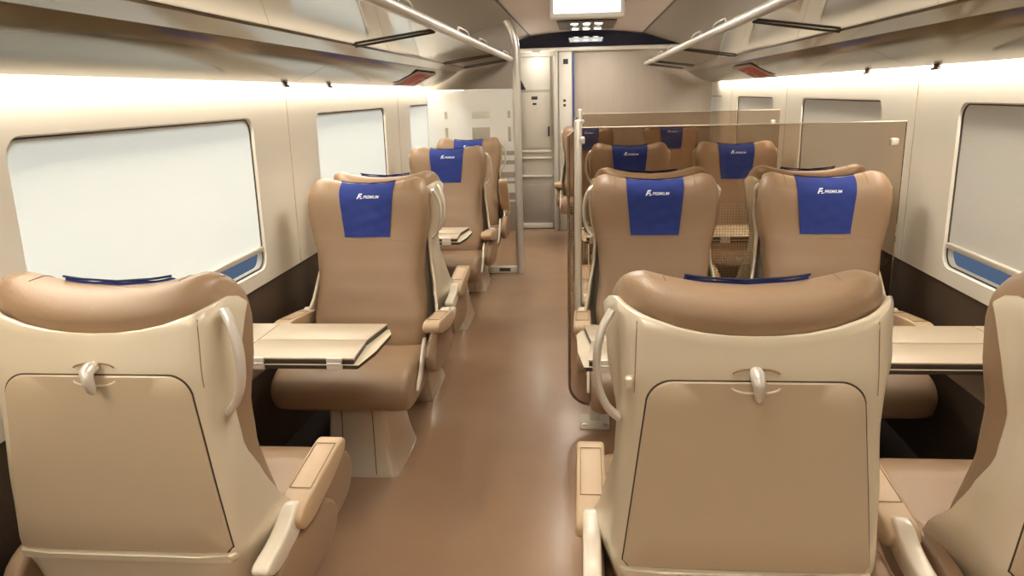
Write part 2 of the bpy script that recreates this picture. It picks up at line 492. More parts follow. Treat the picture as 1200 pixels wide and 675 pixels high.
# cushion
prof = chaikin([(.17, .40), (.17, .49), (.30, .505), (.48, .515), (.62, .535), (.71, .525), (.765, .485), (.772, .43), (.74, .37), (.64, .345), (.30, .355)], 3)
pcx = sum(p[0] for p in prof) / len(prof); pcz = sum(p[1] for p in prof) / len(prof)
bm = bmesh.new(); rings = []
for x, k in ((-.272, .72), (-.270, .83), (-.262, .92), (-.245, .97), (-.21, .995), (-.12, 1.0), (0, 1.0), (.12, 1.0), (.21, .995), (.245, .97), (.262, .92), (.270, .83), (.272, .72)):
    rings.append([V(x, pcx + (v - pcx) * (.5 + .5 * k), pcz + (z - pcz) * k - (.006 * (1 - (x / .27) ** 2) if z > .48 and v < .6 else 0)) for v, z in prof])
bm_loft(bm, rings); bmesh.ops.recalc_face_normals(bm, faces=bm.faces)
cushion_me = bpy.data.meshes.new('seat_cushion'); bm.to_mesh(cushion_me); bm.free()

# pedestal
bm = bmesh.new(); rings = []
for z, k in ((0, 1.0), (.012, 1.0), (.018, .985), (.05, .93), (.10, .86), (.17, .79), (.26, .75), (.36, .74)):
    rings.append([V(p[0] * k, VC + p[1] * (.4 + .6 * k), z) for p in rrect(-.165, .165, -.20, .20, .03, 5)])
bm_loft(bm, rings); bmesh.ops.recalc_face_normals(bm, faces=bm.faces)
pedestal_me = bpy.data.meshes.new('pedestal'); bm.to_mesh(pedestal_me); bm.free()
pedseam_mes = []
for sx in (-1, 1):
    for fv in (1, -1):
        bm = bmesh.new()
        bm_tube(bm, [V(sx * .075 * (.5 + .5 * k), VC + fv * (.2005 * (.4 + .6 * k)), z) for z, k in ((.014, 1.0), (.018, .985), (.05, .93), (.10, .86), (.17, .79), (.26, .75), (.34, .74))], .0018, 6)
        me = bpy.data.meshes.new('pedestal_seam'); bm.to_mesh(me); bm.free(); pedseam_mes.append(me)

def side_to3(xc): return lambda p, h: V(xc + h, p[0], p[1])
def mesh_prism(name, outline, xc, half, bev, seg=3, piv=None, ang=0):
    bm = bmesh.new(); bm_prism(bm, outline, side_to3(xc), -half, half, bev, seg)
    if ang:
        c = V(xc, *piv)
        bmesh.ops.rotate(bm, verts=bm.verts, cent=c, matrix=Matrix.Rotation(ang, 3, 'X'))
    bmesh.ops.recalc_face_normals(bm, faces=bm.faces)
    me = bpy.data.meshes.new(name); bm.to_mesh(me); bm.free(); return me
ARM = chaikin([(.155, .585), (.150, .612), (.175, .628), (.24, .637), (.44, .660), (.495, .662), (.515, .640), (.49, .610), (.30, .570), (.19, .562)], 2)
ARM_INSET = [(.20, .6672), (.45, .6595)]
LUG = chaikin([(.215, .595), (.205, .634), (.165, .640), (.135, .615), (.07, .598), (-.005, .594), (-.015, .572), (.03, .545), (.12, .545), (.19, .565)], 2)
BOL = chaikin([(.02, .40), (.0, .50), (.06, .565), (.20, .575), (.36, .555), (.455, .49), (.44, .425), (.34, .39)], 2)
TRIM = chaikin([(.41, .575), (.455, .58), (.545, .48), (.625, .425), (.615, .405), (.52, .445), (.43, .52)], 2)
MC = {}
def cached(key, fn):
    if key not in MC: MC[key] = fn()
    return MC[key]

def add(name, me, m, parent, smooth=35):
    if not me.materials:
        for x in [m]: me.materials.append(x)
        for p in me.polygons: p.use_smooth = True
        me.set_sharp_from_angle(angle=math.radians(smooth))
    o = bpy.data.objects.new(name, me); COL.objects.link(o); o.parent = parent
    return o

def make_seat(label, x, y, away, aisle, arms, raised=0, hook=False, grab=True):
    """aisle: local x sign of the aisle side (grab handle); arms: local x positions of armrests"""
    t = thing('passenger_seat', label, 'seat', (x, y, 0), PI if away else 0, 'leather passenger seats in the carriage')
    b = add('backrest', backrest_me, M['leather'], t, 70)
    for sm in stitch_top_mes: add('headrest_stitching', sm, M['stitch'], b)
    add('back_stitching', stitch_front_me, M['stitch'], b)
    c = add('headrest_cover', cloth_me, M['cloth'], t, 60); c['label'] = 'blue cloth headrest cover with white lettering'
    add('hem', hem_me, M['navy'], c); add('lettering', lettering_me, M['white_print'], c); add('emblem', mark_me, M['white_print'], c)
    s = add('back_shell', shell_me, M['shell'], t, 45)
    for sm in shell_seam_mes: add('shell_seam', sm, M['stitch'], s)
    p = add('tray_panel', panel_me, M['panel'], t, 40)
    add('tray_seam', panel_seam_me, M['seam'], p); add('tray_ledge', ledge_me, M['shell'], p)
    l = add('latch', latch_me, M['silver'], t, 50)
    add('latch_recess', recess_me, M['shell'], l)
    for sm in recess_dark_mes: add('recess_gap', sm, M['stitch'], l)
    def handle():  # noqa
        bm = bmesh.new()
        bm_tube(bm, smooth_path([V(aisle * .268, .045, 1.150), V(aisle * .286, .035, 1.118), V(aisle * .297, .030, 1.065), V(aisle * .294, .030, 1.0), V(aisle * .277, .034, .955), V(aisle * .256, .045, .930)], 5), .016, 12, .5, Vector((0, 1, 0)))
        bmesh.ops.recalc_face_normals(bm, faces=bm.faces)
        me = bpy.data.meshes.new('grab_handle'); bm.to_mesh(me); bm.free(); return me
    if grab:
        h = add('grab_handle', cached(('gh', aisle), handle), M['silver'], t, 60); h['label'] = 'pale curved grab handle'
    if hook:
        def hk():
            bm = bmesh.new(); q = rear_pt(aisle * .236, 1.016, .006); bm_box(bm, q, (.016, .02, .024), .005, 3)
            me = bpy.data.meshes.new('coat_hook'); bm.to_mesh(me); bm.free(); return me
        add('coat_hook', cached(('hk', aisle), hk), M['shell'], t)
    add('seat_cushion', cushion_me, M['leather'], t, 60)
    pd = add('pedestal', pedestal_me, M['pedestal'], t, 40)
    for sm in pedseam_mes: add('pedestal_seam', sm, M['seam'], pd)
    for xa in arms:
        ang = -raised if (raised and xa * aisle > 0) else 0
        a = add('armrest', cached(('arm', xa, ang), lambda: mesh_prism('armrest', ARM, xa, .036, .009, 3, (.14, .62), ang)), M['leather_pale'], t, 50)
        lug = add('armrest_hinge', cached(('lug', xa), lambda: mesh_prism('armrest_hinge', LUG, xa, .020, .008)), M['lug'], a, 50)
        lug['label'] = 'pale cream armrest hinge'
        if ang == 0:
            def stit():
                bm = bmesh.new(); o = [(xa - .026, .25), (xa + .026, .25), (xa + .026, .45), (xa - .026, .45), (xa - .026, .25)]
                P = [V(xx, vv, .6365 + (vv - .24) * .113 + .0015) for xx, vv in o]
                Q = []
                for p0, p1 in zip(P, P[1:]): Q += [p0.lerp(p1, k / 6) for k in range(6)]
                bm_tube(bm, Q + [P[-1]], .0011, 6)
                me = bpy.data.meshes.new('armrest_stitching'); bm.to_mesh(me); bm.free(); return me
            add('armrest_stitching', cached(('st', xa), stit), M['stitch'], a)
    for sx in (-1, 1):
        add('side_bolster', cached(('bol', sx), lambda: mesh_prism('side_bolster', BOL, sx * .302, .024, .016, 4)), M['leather'], t, 60)
        if not away: add('side_trim', cached(('trim', sx), lambda: mesh_prism('side_trim', TRIM, sx * .281, .006, .003, 2)), M['lug'], t, 50)
    return t

SH_F, SH_A = 3.455, 1.395                 # shell planes: facing the camera / facing away
YF = SH_F - VC; YA = SH_A + VC; P2 = 2.15
XS = -.955; XA = .315; XW = 1.0
make_seat('nearest seat on the left of the aisle, seen from behind, tray panel folded shut', -.995, YA, True, -1, (-.305,))
make_seat('left single seat facing us across the nearest small table, blue headrest cover', XS + .01, YF, False, 1, (-.305, .325))
make_seat('left seat turned away, back to back behind the second left seat', XS, YA + P2, True, -1, (-.305, .305))
make_seat('left single seat facing us behind the farther small table, blue headrest cover', XS, YF + P2 - .06, False, 1, (-.305, .305))
make_seat('last left seat, facing us just before the frosted partition, armrest tilted up', XS, YF + P2 + .98, False, 1, (-.305, .305), raised=.75)
make_seat('nearest aisle seat right of the aisle, large shell back and tray panel seen from behind', XA + .008, YA, True, 1, (-.372, .305), hook=True)
make_seat('nearest right window seat seen from behind, cut off by the photo edge', XW + .075, YA, True, 1, (), grab=False)
make_seat('right aisle seat facing us in front of the nearer tinted glass, blue headrest cover', XA - .015, YF, False, -1, (-.305, .335))
make_seat('right window seat facing us in front of the nearer tinted glass, beside the wall', XW, YF, False, -1, (.31,), grab=False)
make_seat('right aisle seat turned away, just behind the nearer tinted glass', XA, YA + P2 + .01, True, 1, (-.34, .305), hook=True)
make_seat('right window seat turned away, just behind the nearer tinted glass, dark hem on top', XW + .03, YA + P2 + .01, True, 1, (-.31,), grab=False)
make_seat('right aisle seat facing us in front of the farther tinted glass', XA, YF + P2 - .06, False, -1, (-.305, .335))
make_seat('right window seat facing us in front of the farther tinted glass', XW + .03, YF + P2 - .06, False, -1, (.31,), grab=False)
make_seat('farthest aisle seat by the end wall, jutting toward the white door post', .045, 8.05, False, -1, (-.305,))
make_seat('farthest window seat by the wood end wall, seen through both tinted panes', .91, 8.05, False, -1, (.31,), grab=False)

# ------------------------------------------------------------------ folding tables
def fold_table(label, wallx, tipx, splitx, yc, hinges):
    s = 1 if tipx > wallx else -1
    t = thing('folding_table', label, 'table', (wallx, yc, 0), 0, 'folding tables between facing seats')
    X = lambda wx: (wx - wallx)
    H = .190; zb, zt = .708, .748
    up = lambda p, h: Vector((p[0], p[1], h))
    tip, spl = X(tipx), X(splitx)
    base = chaikin([(0, -H + .004), (tip - s * .012, -H + .004), (tip + s * .012, -.05), (tip + s * .018, H - .05), (tip, H - .004), (0, H - .004)], 0)
    prism('base_board', base, up, zb, zb + .014, M['table_edge'], t, .002)
    prism('base_trim', [(0, -H), (tip - s * .006, -H), (tip + s * .014, -.05), (tip + s * .02, H - .05), (tip + s * .002, H), (0, H)], up, zb + .0145, zb + .0175, M['table_light'], t, .001)
    prism('wall_board', [(0, -H), (spl - s * .002, -H), (spl - s * .002, H), (0, H)], up, zb + .018, zt, M['table'], t, .003)['label'] = 'fixed end of the table next to the wall'
    for a, b, tx0, tx1 in ((-H, -.003, tip - s * .02, tip - s * .03), (.003, H, tip - s * .03, tip - s * .005)):
        lf = prism('table_leaf', [(spl + s * .002, a), (tx0, a), (tx1 if a < 0 else tx1, b), (spl + s * .002, b)] if a < 0 else [(spl + s * .002, a), (tx0, a), (tx1, b), (spl + s * .002, b)], up, zt - .006, zt, M['table'], t, .002)
        prism('leaf_edge', [(spl + s * .002, a + .001), (tx0 - s * .002, a + .001), (tx1 - s * .002, b - .001), (spl + s * .002, b - .001)], up, zb + .0185, zt - .0065, M['table_edge'], lf, .001)
    for hx in hinges:
        for yy in (-H - .001,):
            bm = bmesh.new(); bm_box(bm, (X(hx), yy, zb + .033), (.052, .010, .016), .002); bm_box(bm, (X(hx), yy, zb + .010), (.052, .010, .018), .002)
            bm_tube(bm, [(X(hx) - .024, yy - .004, zb + .0215), (X(hx) + .024, yy - .004, zb + .0215)], .004, 8)
            hg = finish('hinge', bm, M['silver'], t)
    # wall bracket under the table
    w = abs(spl) + .05
    prism('wall_bracket', [(s * .0, .48), (s * .03, .48), (s * .30, .69), (s * .30, .707), (0, .707)], lambda p, h: Vector((p[0], h, p[1])), -.03, .03, M['silver'], t, .004)
    return t
TZ = 2.47
fold_table('small pale folding table fixed to the left wall between the nearest left seats', XL, -.715, -1.13, TZ, (-1.06, -.80))
fold_table('farther small folding table on the left wall, before the fourth left seat', XL, -.715, -1.13, TZ + P2 - .05, (-1.06, -.80))
fold_table('long pale folding table right of the aisle between the nearest facing seats', XR, -.005, 1.335, TZ, (.06, .42, .80))
fold_table('long folding table behind the nearer tinted glass', XR, -.005, 1.335, TZ + P2 - .05, (.06, .42, .80))

# ------------------------------------------------------------------ room shell
bm = bmesh.new(); bm_box(bm, (XC, 4.0, -.05), (3.2, 11.6, .1))
struct(finish('floor', bm, M['floor']))

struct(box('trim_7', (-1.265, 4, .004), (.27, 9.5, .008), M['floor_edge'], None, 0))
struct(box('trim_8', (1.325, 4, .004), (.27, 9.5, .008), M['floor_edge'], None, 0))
PITCH = 2.17; WC = [4.58 - PITCH * 2, 4.58 - PITCH, 4.58, 4.58 + PITCH, 4.58 + 2 * PITCH - .29]
WHALF = [.70, .70, .70, .70, .41]
ZW0, ZW1 = .860, 1.49
def wall(side):
    X = XL if side == 'left' else XR; s = -1 if side == 'left' else 1     # s: outward
    bm = bmesh.new()
    def loop(pts): return [bm.verts.new((X, a, b)) for a, b in pts]
    outer = [(Y0, .80), (Y1 + .1, .80), (Y1 + .1, 1.95), (Y0, 1.95)]
    loops = [loop(outer)]
    holes = [rrect(c - h, c + h, ZW0, ZW1, .055, 6) for c, h in zip(WC, WHALF)]
    for h in holes: loops.append(loop(h))
    es = []
    for L in loops:
        for i in range(len(L)): es.append(bm.edges.new((L[i], L[(i + 1) % len(L)])))
    bmesh.ops.triangle_fill(bm, edges=es, use_beauty=True, use_dissolve=False)
    # drop fills inside the holes
    dead = []
    for f in bm.faces:
        c = f.calc_center_median()
        for (wc, h) in zip(WC, WHALF):
            if abs(c.y - wc) < h - .001 and ZW0 + .001 < c.z < ZW1 - .001:
                inside = True
                if abs(c.y - wc) > h - .055 and (c.z < ZW0 + .055 or c.z > ZW1 - .055):
                    cy = wc + math.copysign(h - .055, c.y - wc); cz = ZW0 + .055 if c.z < (ZW0 + ZW1) / 2 else ZW1 - .055
                    inside = math.hypot(c.y - cy, c.z - cz) < .055
                if inside: dead.append(f)
    bmesh.ops.delete(bm, geom=dead, context='FACES_ONLY')
    # reveal rims
    for L in loops[1:]:
        n = len(L); cy = sum(v.co.y for v in L) / n; cz = sum(v.co.z for v in L) / n
        prev = L
        for dx, k in ((.006, .004), (.035, .012)):
            cur = [bm.verts.new((X + s * dx, v.co.y - math.copysign(k, v.co.y - cy), v.co.z - math.copysign(k, v.co.z - cz))) for v in L]
            for i in range(n): bm.faces.new((prev[i], prev[(i + 1) % n], cur[(i + 1) % n], cur[i]))
            prev = cur
    # bottom lip
    lip = [bm.verts.new((X, Y0, .80)), bm.verts.new((X, Y1 + .1, .80)), bm.verts.new((X + s * .03, Y1 + .1, .79)), bm.verts.new((X + s * .03, Y0, .79))]
    bm.faces.new(lip)
    bmesh.ops.remove_doubles(bm, verts=bm.verts, dist=.0002)
    w = struct(finish('wall_' + side, bm, M['wall'], None, 40))
    box('lower_panel', (X + s * .035, (Y0 + Y1) / 2, .40), (.03, Y1 - Y0 + .2, .82), M['lower'], w, 0)
    # vertical panel joints between windows
    for c in (WC[0] + PITCH / 2, WC[1] + PITCH / 2, WC[2] + PITCH / 2, WC[3] + .97):
        box('panel_joint', (X, c, 1.215), (.003, .004, .82), M['joint'], w, 0)
    return w
wall('left'); wall('right')
wn = 0
for side in ('left', 'right'):
    X = XL if side == 'left' else XR; s = -1 if side == 'left' else 1
    for c, h in list(zip(WC, WHALF))[:5]:
        wn += 1
        to3 = lambda p, d: Vector((X + s * d, p[0], p[1]))
        bm = bmesh.new(); bm.faces.new([bm.verts.new(to3(p, .034)) for p in rrect(c - h + .004, c + h - .004, ZW0 + .004, ZW1 - .004, .052)]); wdw = finish('window_%d' % wn, bm, M['pane'], None, 0)
        struct(wdw)
        bm = bmesh.new(); q = rrect(c - h + .007, c + h - .007, ZW0 + .007, ZW1 - .007, .050); q.append(q[0])
        bm_tube(bm, [to3(p, .0135) for p in q], .0032, 6)
        finish('gasket', bm, M['gasket'], wdw)
        bl = rrect(c - h + .010, c + h - .010, .945, ZW1 - .008, .03, 5)
        bm = bmesh.new(); bm.faces.new([bm.verts.new(to3(p, .016)) for p in bl]); finish('window_blind', bm, M['blind'], wdw, 0)
        bm = bmesh.new(); bm_box(bm, (X + s * .014, c, .945), (.022, 2 * h - .022, .022), .005, 3)
        finish('blind_bar', bm, M['silver'], wdw)

# ceiling: arched middle, sloping sides
cp = [(-1.42, 1.60), (-1.36, 1.90), (-1.12, 2.01), (-.63, 2.165), (-.60, 2.172), (-.40, 2.195), (-.2, 2.21), (0, 2.214), (.2, 2.21), (.40, 2.195), (.60, 2.172), (.63, 2.165), (1.12, 2.01), (1.36, 1.90), (1.42, 1.60)]
bm = bmesh.new()
lo = [bm.verts.new((XC + x, Y0, z)) for x, z in cp]; hi = [bm.verts.new((XC + x, Y1 + .1, z)) for x, z in cp]
up1 = [bm.verts.new((XC + x * 1.03, Y0, z + .05)) for x, z in cp]; up2 = [bm.verts.new((XC + x * 1.03, Y1 + .1, z + .05)) for x, z in cp]
for i in range(len(cp) - 1):
    f = bm.faces.new((lo[i], lo[i + 1], hi[i + 1], hi[i])); f.material_index = 0 if 4 <= i <= 9 else 1
    bm.faces.new((up1[i], up2[i], up2[i + 1], up1[i + 1])).material_index = 1
for a, b in ((lo, up1), (hi, up2)):
    for i in range(len(cp) - 1): bm.faces.new((a[i], a[i + 1], b[i + 1], b[i])).material_index = 1
struct(finish('ceiling', bm, [M['ceil'], M['ceil_side']], None, 20))
bm = bmesh.new()
for s in (-1, 1):
    bm_box(bm, (XC + s * .615, (Y0 + Y1) / 2, 2.168), (.008, Y1 - Y0, .006))
struct(finish('trim_1', bm, M['dark'])); 

box_b = box('wall_back', (XC, Y0 - .03, 1.1), (3.0, .06, 2.4), M['wood'], None, 0); struct(box_b)

# end wall with wood veneer on the right, door on the left
we = struct(box('wall_end', ((-.115 + XR) / 2, Y1 + .03, 1.02), (XR + .115, .06, 2.04), M['wood'], None, .002))
struct(box('wall_end', ((XL - .735) / 2, Y1 + .03, 1.02), (-.735 - XL + .02, .06, 2.04), M['greypanel'], None, .002))
struct(box('trim_2', (-.108, Y1 - .012, 1.02), (.016, .03, 2.0), M['bluetrim'], None, .002))
post = struct(box('trim_3', (-.20, Y1 + .02, 1.0), (.15, .12, 2.0), M['white'], None, .012, 3))
box('indicator_square', (-.195, Y1 - .042, 1.89), (.055, .006, .055), M['black'], post, .002)
bm = bmesh.new()
for z in (1.47, 1.42): bm_box(bm, (-.21, Y1 - .042, z), (.03, .008, .028), .004)
finish('door_button', bm, M['gasket'], post)
struct(box('trim_4', (-.305, Y1 + .0, 1.0), (.05, .16, 2.0), M['greydoor'], None, .012, 3))
door = struct(box('door_1', (-.54, Y1 + .13, 1.0), (.46, .04, 2.0), M['greydoor'], None, .004))
yd = Y1 + .105
box('upper_panel', (-.55, yd - .004, 1.77), (.36, .012, .36), M['white'], door, .006)
box('middle_panel', (-.55, yd - .004, 1.25), (.36, .012, .62), M['greydoor'], door, .006)
box('lower_panel', (-.55, yd - .004, .30), (.36, .012, .44), M['greypanel'], door, .006)
for z in (.905, .83, .62): box('push_rail', (-.55, yd - .012, z), (.37, .03, .022), M['white'], door, .005)
box('kick_strip', (-.55, yd - .010, .04), (.38, .03, .06), M['white'], door, .005)
bm = bmesh.new(); bm_box(bm, (-.555, yd - .012, 1.505), (.07, .004, .035), .001); bm_box(bm, (-.555, yd - .012, 1.44), (.045, .004, .022), .001)
finish('door_sign', bm, M['black'], door)
box('door_handle', (-.395, yd - .02, 1.13), (.018, .03, .11), M['black'], door, .006)
prism('hazard_triangle', [(-.72, 1.60), (-.65, 1.60), (-.72, 1.73)], lambda p, h: Vector((p[0], h, p[1])), yd - .014, yd - .009, M['black'], door, 0)
# navy fascia and rail
pts = [(x, z) for x, z in [(-1.05, 2.035)] + [(-1.0 + 2.0 * k / 24, 2.21 - .145 * (abs(-1.0 + 2.0 * k / 24)) ** 2.1) for k in range(25)] + [(1.05, 2.035)]]
fa = struct(prism('trim_5', [(XC + x, z) for x, z in pts], lambda p, h: Vector((p[0], h, p[1])), Y1 - .015, Y1 + .02, M['fascia'], None, 0))
struct(box('wall_end', (XC, Y1 + .06, 2.12), (2.8, .05, .24), M['ceil_side'], None, 0))
struct(box('trim_6', (XC, Y1 - .03, 2.018), (2.5, .07, .044), M['white'], None, .012, 3))
box('wall_vestibule', (-.54, Y1 + .09, 2.02), (.5, .02, .12), M['white'], None, 0)
bpy.data.objects['wall_vestibule'].name = 'wall_end'; struct([o for o in bpy.data.objects if o.name.startswith('wall_end')][-1])
for o in bpy.data.objects:
    if o.name.startswith('wall_end'): o['kind'] = 'structure'

# ------------------------------------------------------------------ luggage racks
def rack(side, yend, label, joints):
    s = -1 if side == 'left' else 1
    X = lambda d: XC + s * d
    t = thing('luggage_rack', label, 'luggage rack', (X(1.0), (Y0 + yend) / 2, 1.6), 0, 'overhead luggage racks')
    ox, oy, oz = t.location
    def extr(name, prof, th, m, y0, y1, nrm=1):
        bm = bmesh.new(); n = len(prof)
        def off(i):
            a = Vector(prof[max(i - 1, 0)]); b = Vector(prof[min(i + 1, n - 1)]); d = (b - a).normalized(); return Vector((d.y, -d.x)) * -th
        P = [(X(p[0]) - ox, p[1] - oz) for p in prof]
        Q = [(X(p[0] + off(i).x) - ox, p[1] + abs(off(i).y) - oz) for i, p in enumerate(prof)]
        ring = P + Q[::-1]
        rows = [[bm.verts.new((a, y - oy, b)) for a, b in ring] for y in (y0, y1)]
        k = len(ring)
        for i in range(k): bm.faces.new((rows[0][i], rows[0][(i + 1) % k], rows[1][(i + 1) % k], rows[1][i]))
        bm.faces.new(rows[0]); bm.faces.new(rows[1][::-1])
        return finish(name, bm, m, t, 30)
    lowp = [(1.318, 1.628), (1.28, 1.640), (1.22, 1.662), (1.15, 1.696), (1.085, 1.738)]
    ys = [Y0] + joints + [yend]
    for a, b in zip(ys, ys[1:]):
        extr('lower_panel', lowp, .008, M['rack'], a + .002, b - .002)
    extr('edge_strip', [(1.080, 1.744), (1.05, 1.757), (1.012, 1.774)], .010, M['strip'], Y0, yend)
    for a, b in zip(ys, ys[1:]):
        extr('shelf', [(1.008, 1.780), (.82, 1.806), (.645, 1.830)], .008, M['shelf'], a + .004, b - .004)
    # dark backing along the two joints
    bm = bmesh.new()
    for d, z in ((1.084, 1.748), (1.011, 1.786)): bm_box(bm, (X(d) - ox, (Y0 + yend) / 2 - oy, z - oz + .008), (.02, yend - Y0, .012))
    finish('joint_strip', bm, M['dark'], t)
    bm = bmesh.new(); bm_tube(bm, [(X(.632) - ox, Y0 - oy, 1.838 - oz), (X(.632) - ox, yend - oy, 1.838 - oz)], .021, 16)
    finish('front_rail', bm, M['rail'], t, 60)
    for j in joints + [yend - .04]:
        bm = bmesh.new()
        a = Vector((X(1.012) - ox, j - oy, 1.772 - oz)); b = Vector((X(.66) - ox, j - oy, 1.822 - oz))
        d = b - a; ang = math.atan2(d.z, d.x)
        bm_box(bm, (a + b) / 2, (d.length, .016, .010), .004, 2, Matrix.Rotation(-ang, 3, 'Y'))
        finish('bracket', bm, M['dark'], t)
    # luggage stops: low clear loops over the rail
    y = Y0 + .5
    k = 0
    for y0 in [q + dd for q in ys[:-1] for dd in (.45, 1.25)]:
        if y0 + .35 > yend or y0 < 1.5: continue
        bm = bmesh.new()
        bm_tube(bm, smooth_path([(X(.632) - ox, y0 - oy, 1.85 - oz), (X(.637) - ox, y0 + .03 - oy, 1.874 - oz), (X(.64) - ox, y0 + .10 - oy, 1.882 - oz), (X(.64) - ox, y0 + .30 - oy, 1.882 - oz), (X(.637) - ox, y0 + .37 - oy, 1.874 - oz), (X(.632) - ox, y0 + .40 - oy, 1.85 - oz)], 4), .005, 8)
        finish('luggage_stop', bm, M['rail'], t, 60)
    # clips under the lower edge
    for y0 in ((3.35, 3.95) if side == 'left' else (3.2, 3.95)):
        bm = bmesh.new(); bm_box(bm, (X(1.322) - ox, y0 - oy, 1.626 - oz), (.012, .05, .022), .005); bm_tube(bm, [(X(1.315) - ox, y0 - .03 - oy, 1.615 - oz), (X(1.315) - ox, y0 + .03 - oy, 1.615 - oz)], .005, 8)
        finish('coat_clip', bm, M['gasket'], t)
    # red and pale notice on the lower panel
    ysn = 5.45 if side == 'left' else 5.9
    bm = bmesh.new()
    A_, B_ = Vector((X(1.285), 0, 1.638)), Vector((X(1.105), 0, 1.724))
    nn = Vector((-s * .42, 0, -.9)) * .010
    def quad(u0, u1, y0, y1, lift, mi):
        f = bm.faces.new([bm.verts.new(A_.lerp(B_, u) + nn * lift + Vector((0, y, 0)) - Vector((ox, oy, oz))) for u, y in ((u0, y0), (u1, y0), (u1, y1), (u0, y1))]); f.material_index = mi
    quad(0, 1, ysn - .34, ysn + .34, 1, 0); quad(.15, .85, ysn - .24, ysn + .06, 1.4, 1); quad(.2, .5, ysn + .12, ysn + .26, 1.4, 1); quad(.6, .8, ysn + .12, ysn + .26, 1.4, 1)
    finish('notice_sticker', bm, [M['sticker'], M['red']], t, 0, False)['label'] = 'small red and pale notice sticker'
    return t
rack('left', 6.62, 'bronze glossy luggage rack along the left wall above the single seats', [1.2, 3.40, 5.62])
rack('right', 8.62, 'bronze glossy luggage rack along the right wall, running to the wood end wall', [1.2, 3.40, 5.62, 7.75])

# cove light tubes behind the lower rack edge
for s, lab in ((-1, 'warm white light strip above the left windows, under the rack'), (1, 'warm white light strip above the right windows, under the rack')):
    ye = 8.8 if s < 0 else 8.45
    t = thing('cove_light', lab, 'light strip', (XC + s * 1.355, (Y0 + ye) / 2, 1.66), 0, 'cove light strips')
    L_ = (ye - Y0) / 2
    bm = bmesh.new(); bm_tube(bm, [(0, -L_ + .02, 0), (0, L_ - .02, 0)], .012, 8); finish('tube', bm, M['cove'], t)
    bm = bmesh.new(); bm_box(bm, (0, 0, .022), (.03, 2 * L_ - .02, .014), .003); finish('channel', bm, M['white'], t)

# ------------------------------------------------------------------ glass partitions
def tinted(y, label, plate):
    t = thing('glass_partition', label, 'glass screen', (.67, y, 0), 0, 'tinted glass partitions behind the right seats')
    up = lambda p, h: Vector((p[0] - .67, h, p[1]))
    o = rrect(-.068, XR - .03, .085, 1.405, .006, 3)
    # larger rounding at the lower aisle corner
    o = [(XR - .03, .085), (XR - .03, 1.405), (-.03, 1.405)] + [(-.068, 1.37)] + [(-.068 + .10 * (1 - math.cos(a)), .085 + .10 * (1 - math.sin(a))) for a in [PI / 2 * k / 8 for k in range(9)]]
    g = prism('glass_pane', o, up, -.005, .005, M['tinted'], t, 0, 2, 20); g['label'] = 'bronze tinted glass pane with rows of small dots'
    rim = [(XR - .03, 1.405), (-.03, 1.405), (-.068, 1.37)] + [(-.068 + .10 * (1 - math.cos(a)), .085 + .10 * (1 - math.sin(a))) for a in [PI / 2 * k / 8 for k in range(9)]] + [(.15, .085)]
    tube('edge_rim', [up(p, 0) for p in rim[2:]], .0065, M['edge'], t, 8)
    tube('top_rim', [up(p, 0) for p in rim[:3]], .003, M['table_light'], t, 8)
    box('post', (-.025 - .67, 0, .93), (.034, .034, 1.02), M['silver'], t, .008, 3)['label'] = 'aluminium post at the aisle end'
    for px, pz in ((-.01, 1.35), (.01, .45), (XR - .075, 1.32), (XR - .075, .30)):
        bm = bmesh.new(); bm_box(bm, (px - .67, 0, pz), (.032, .034, .032), .006, 3); finish('clamp', bm, M['silver'], t)
    box('foot', (.055 - .67, 0, .05), (.05, .03, .09), M['silver'], t, .004)
    fp = thing('floor_plate', plate, 'metal plate', (.055, y, 0), 0, 'metal plates under the glass screens')
    bm = bmesh.new(); bm_box(bm, (0, -.02, .004), (.14, .17, .008), .003); finish('plate', bm, M['silver'], fp)
    for bx in (-.05, .05):
        bm = bmesh.new(); bm_tube(bm, [(bx, -.07, .007), (bx, -.07, .014)], .010, 8); finish('bolt', bm, M['pedestal'], fp)
    return t
tinted(3.503, 'nearer bronze tinted glass screen behind the two right facing seats', 'silver floor plate at the aisle foot of the nearer tinted glass')
tinted(5.70, 'farther bronze tinted glass screen, its top showing above the nearer one', 'silver floor plate under the farther tinted glass')

# left full-height partition with frosted stripes
YP = 6.70
t = thing('glass_partition', 'frosted striped glass partition behind the last left seat', 'glass screen', (-.95, YP, 0), 0)
wx = lambda x: x + .95
g = prism('glass_pane', [(XL + .01, .06), (-.59, .06), (-.59, 1.60), (XL + .01, 1.60)], lambda p, h: Vector((wx(p[0]), h, p[1])), -.005, .005, M['clear'], t, 0)
bm = bmesh.new()
def film(x0, x1, z0, z1): bm.faces.new([bm.verts.new((wx(x), -.0065, z)) for x, z in ((x0, z0), (x1, z0), (x1, z1), (x0, z1))])
rows = [(1.42, 1.595, ()), (1.36, 1.42, ((-.955, -.80), (-1.19, -1.165), (-.645, -.62))), (1.285, 1.36, ()), (1.16, 1.285, ((-.955, -.80), (-1.19, -1.165), (-.645, -.62))), (1.08, 1.16, ())]
for z0, z1, gaps in rows:
    x = XL + .015
    for g0, g1 in sorted(gaps) + [(-.593, -.593)]:
        film(x, g0, z0, z1); x = g1
for z0, z1 in ((1.00, 1.045), (.90, .965), (.82, .85), (.72, .80), (.64, .66)): film(XL + .015, -.593, z0, z1)
finish('frosted_film', bm, M['frost'], g, 0, False)
prism('head_panel', [(XL + .005, 1.602), (-.60, 1.602), (-.60, 2.15), (-1.09, 2.0), (XL + .02, 1.88)], lambda p, h: Vector((wx(p[0]), h, p[1])), -.012, .012, M['greypanel'], t, .002)['label'] = 'grey solid panel above the glass'
box('base_rail', (wx(-.97), 0, .032), (.76, .05, .06), M['silver'], t, .006)
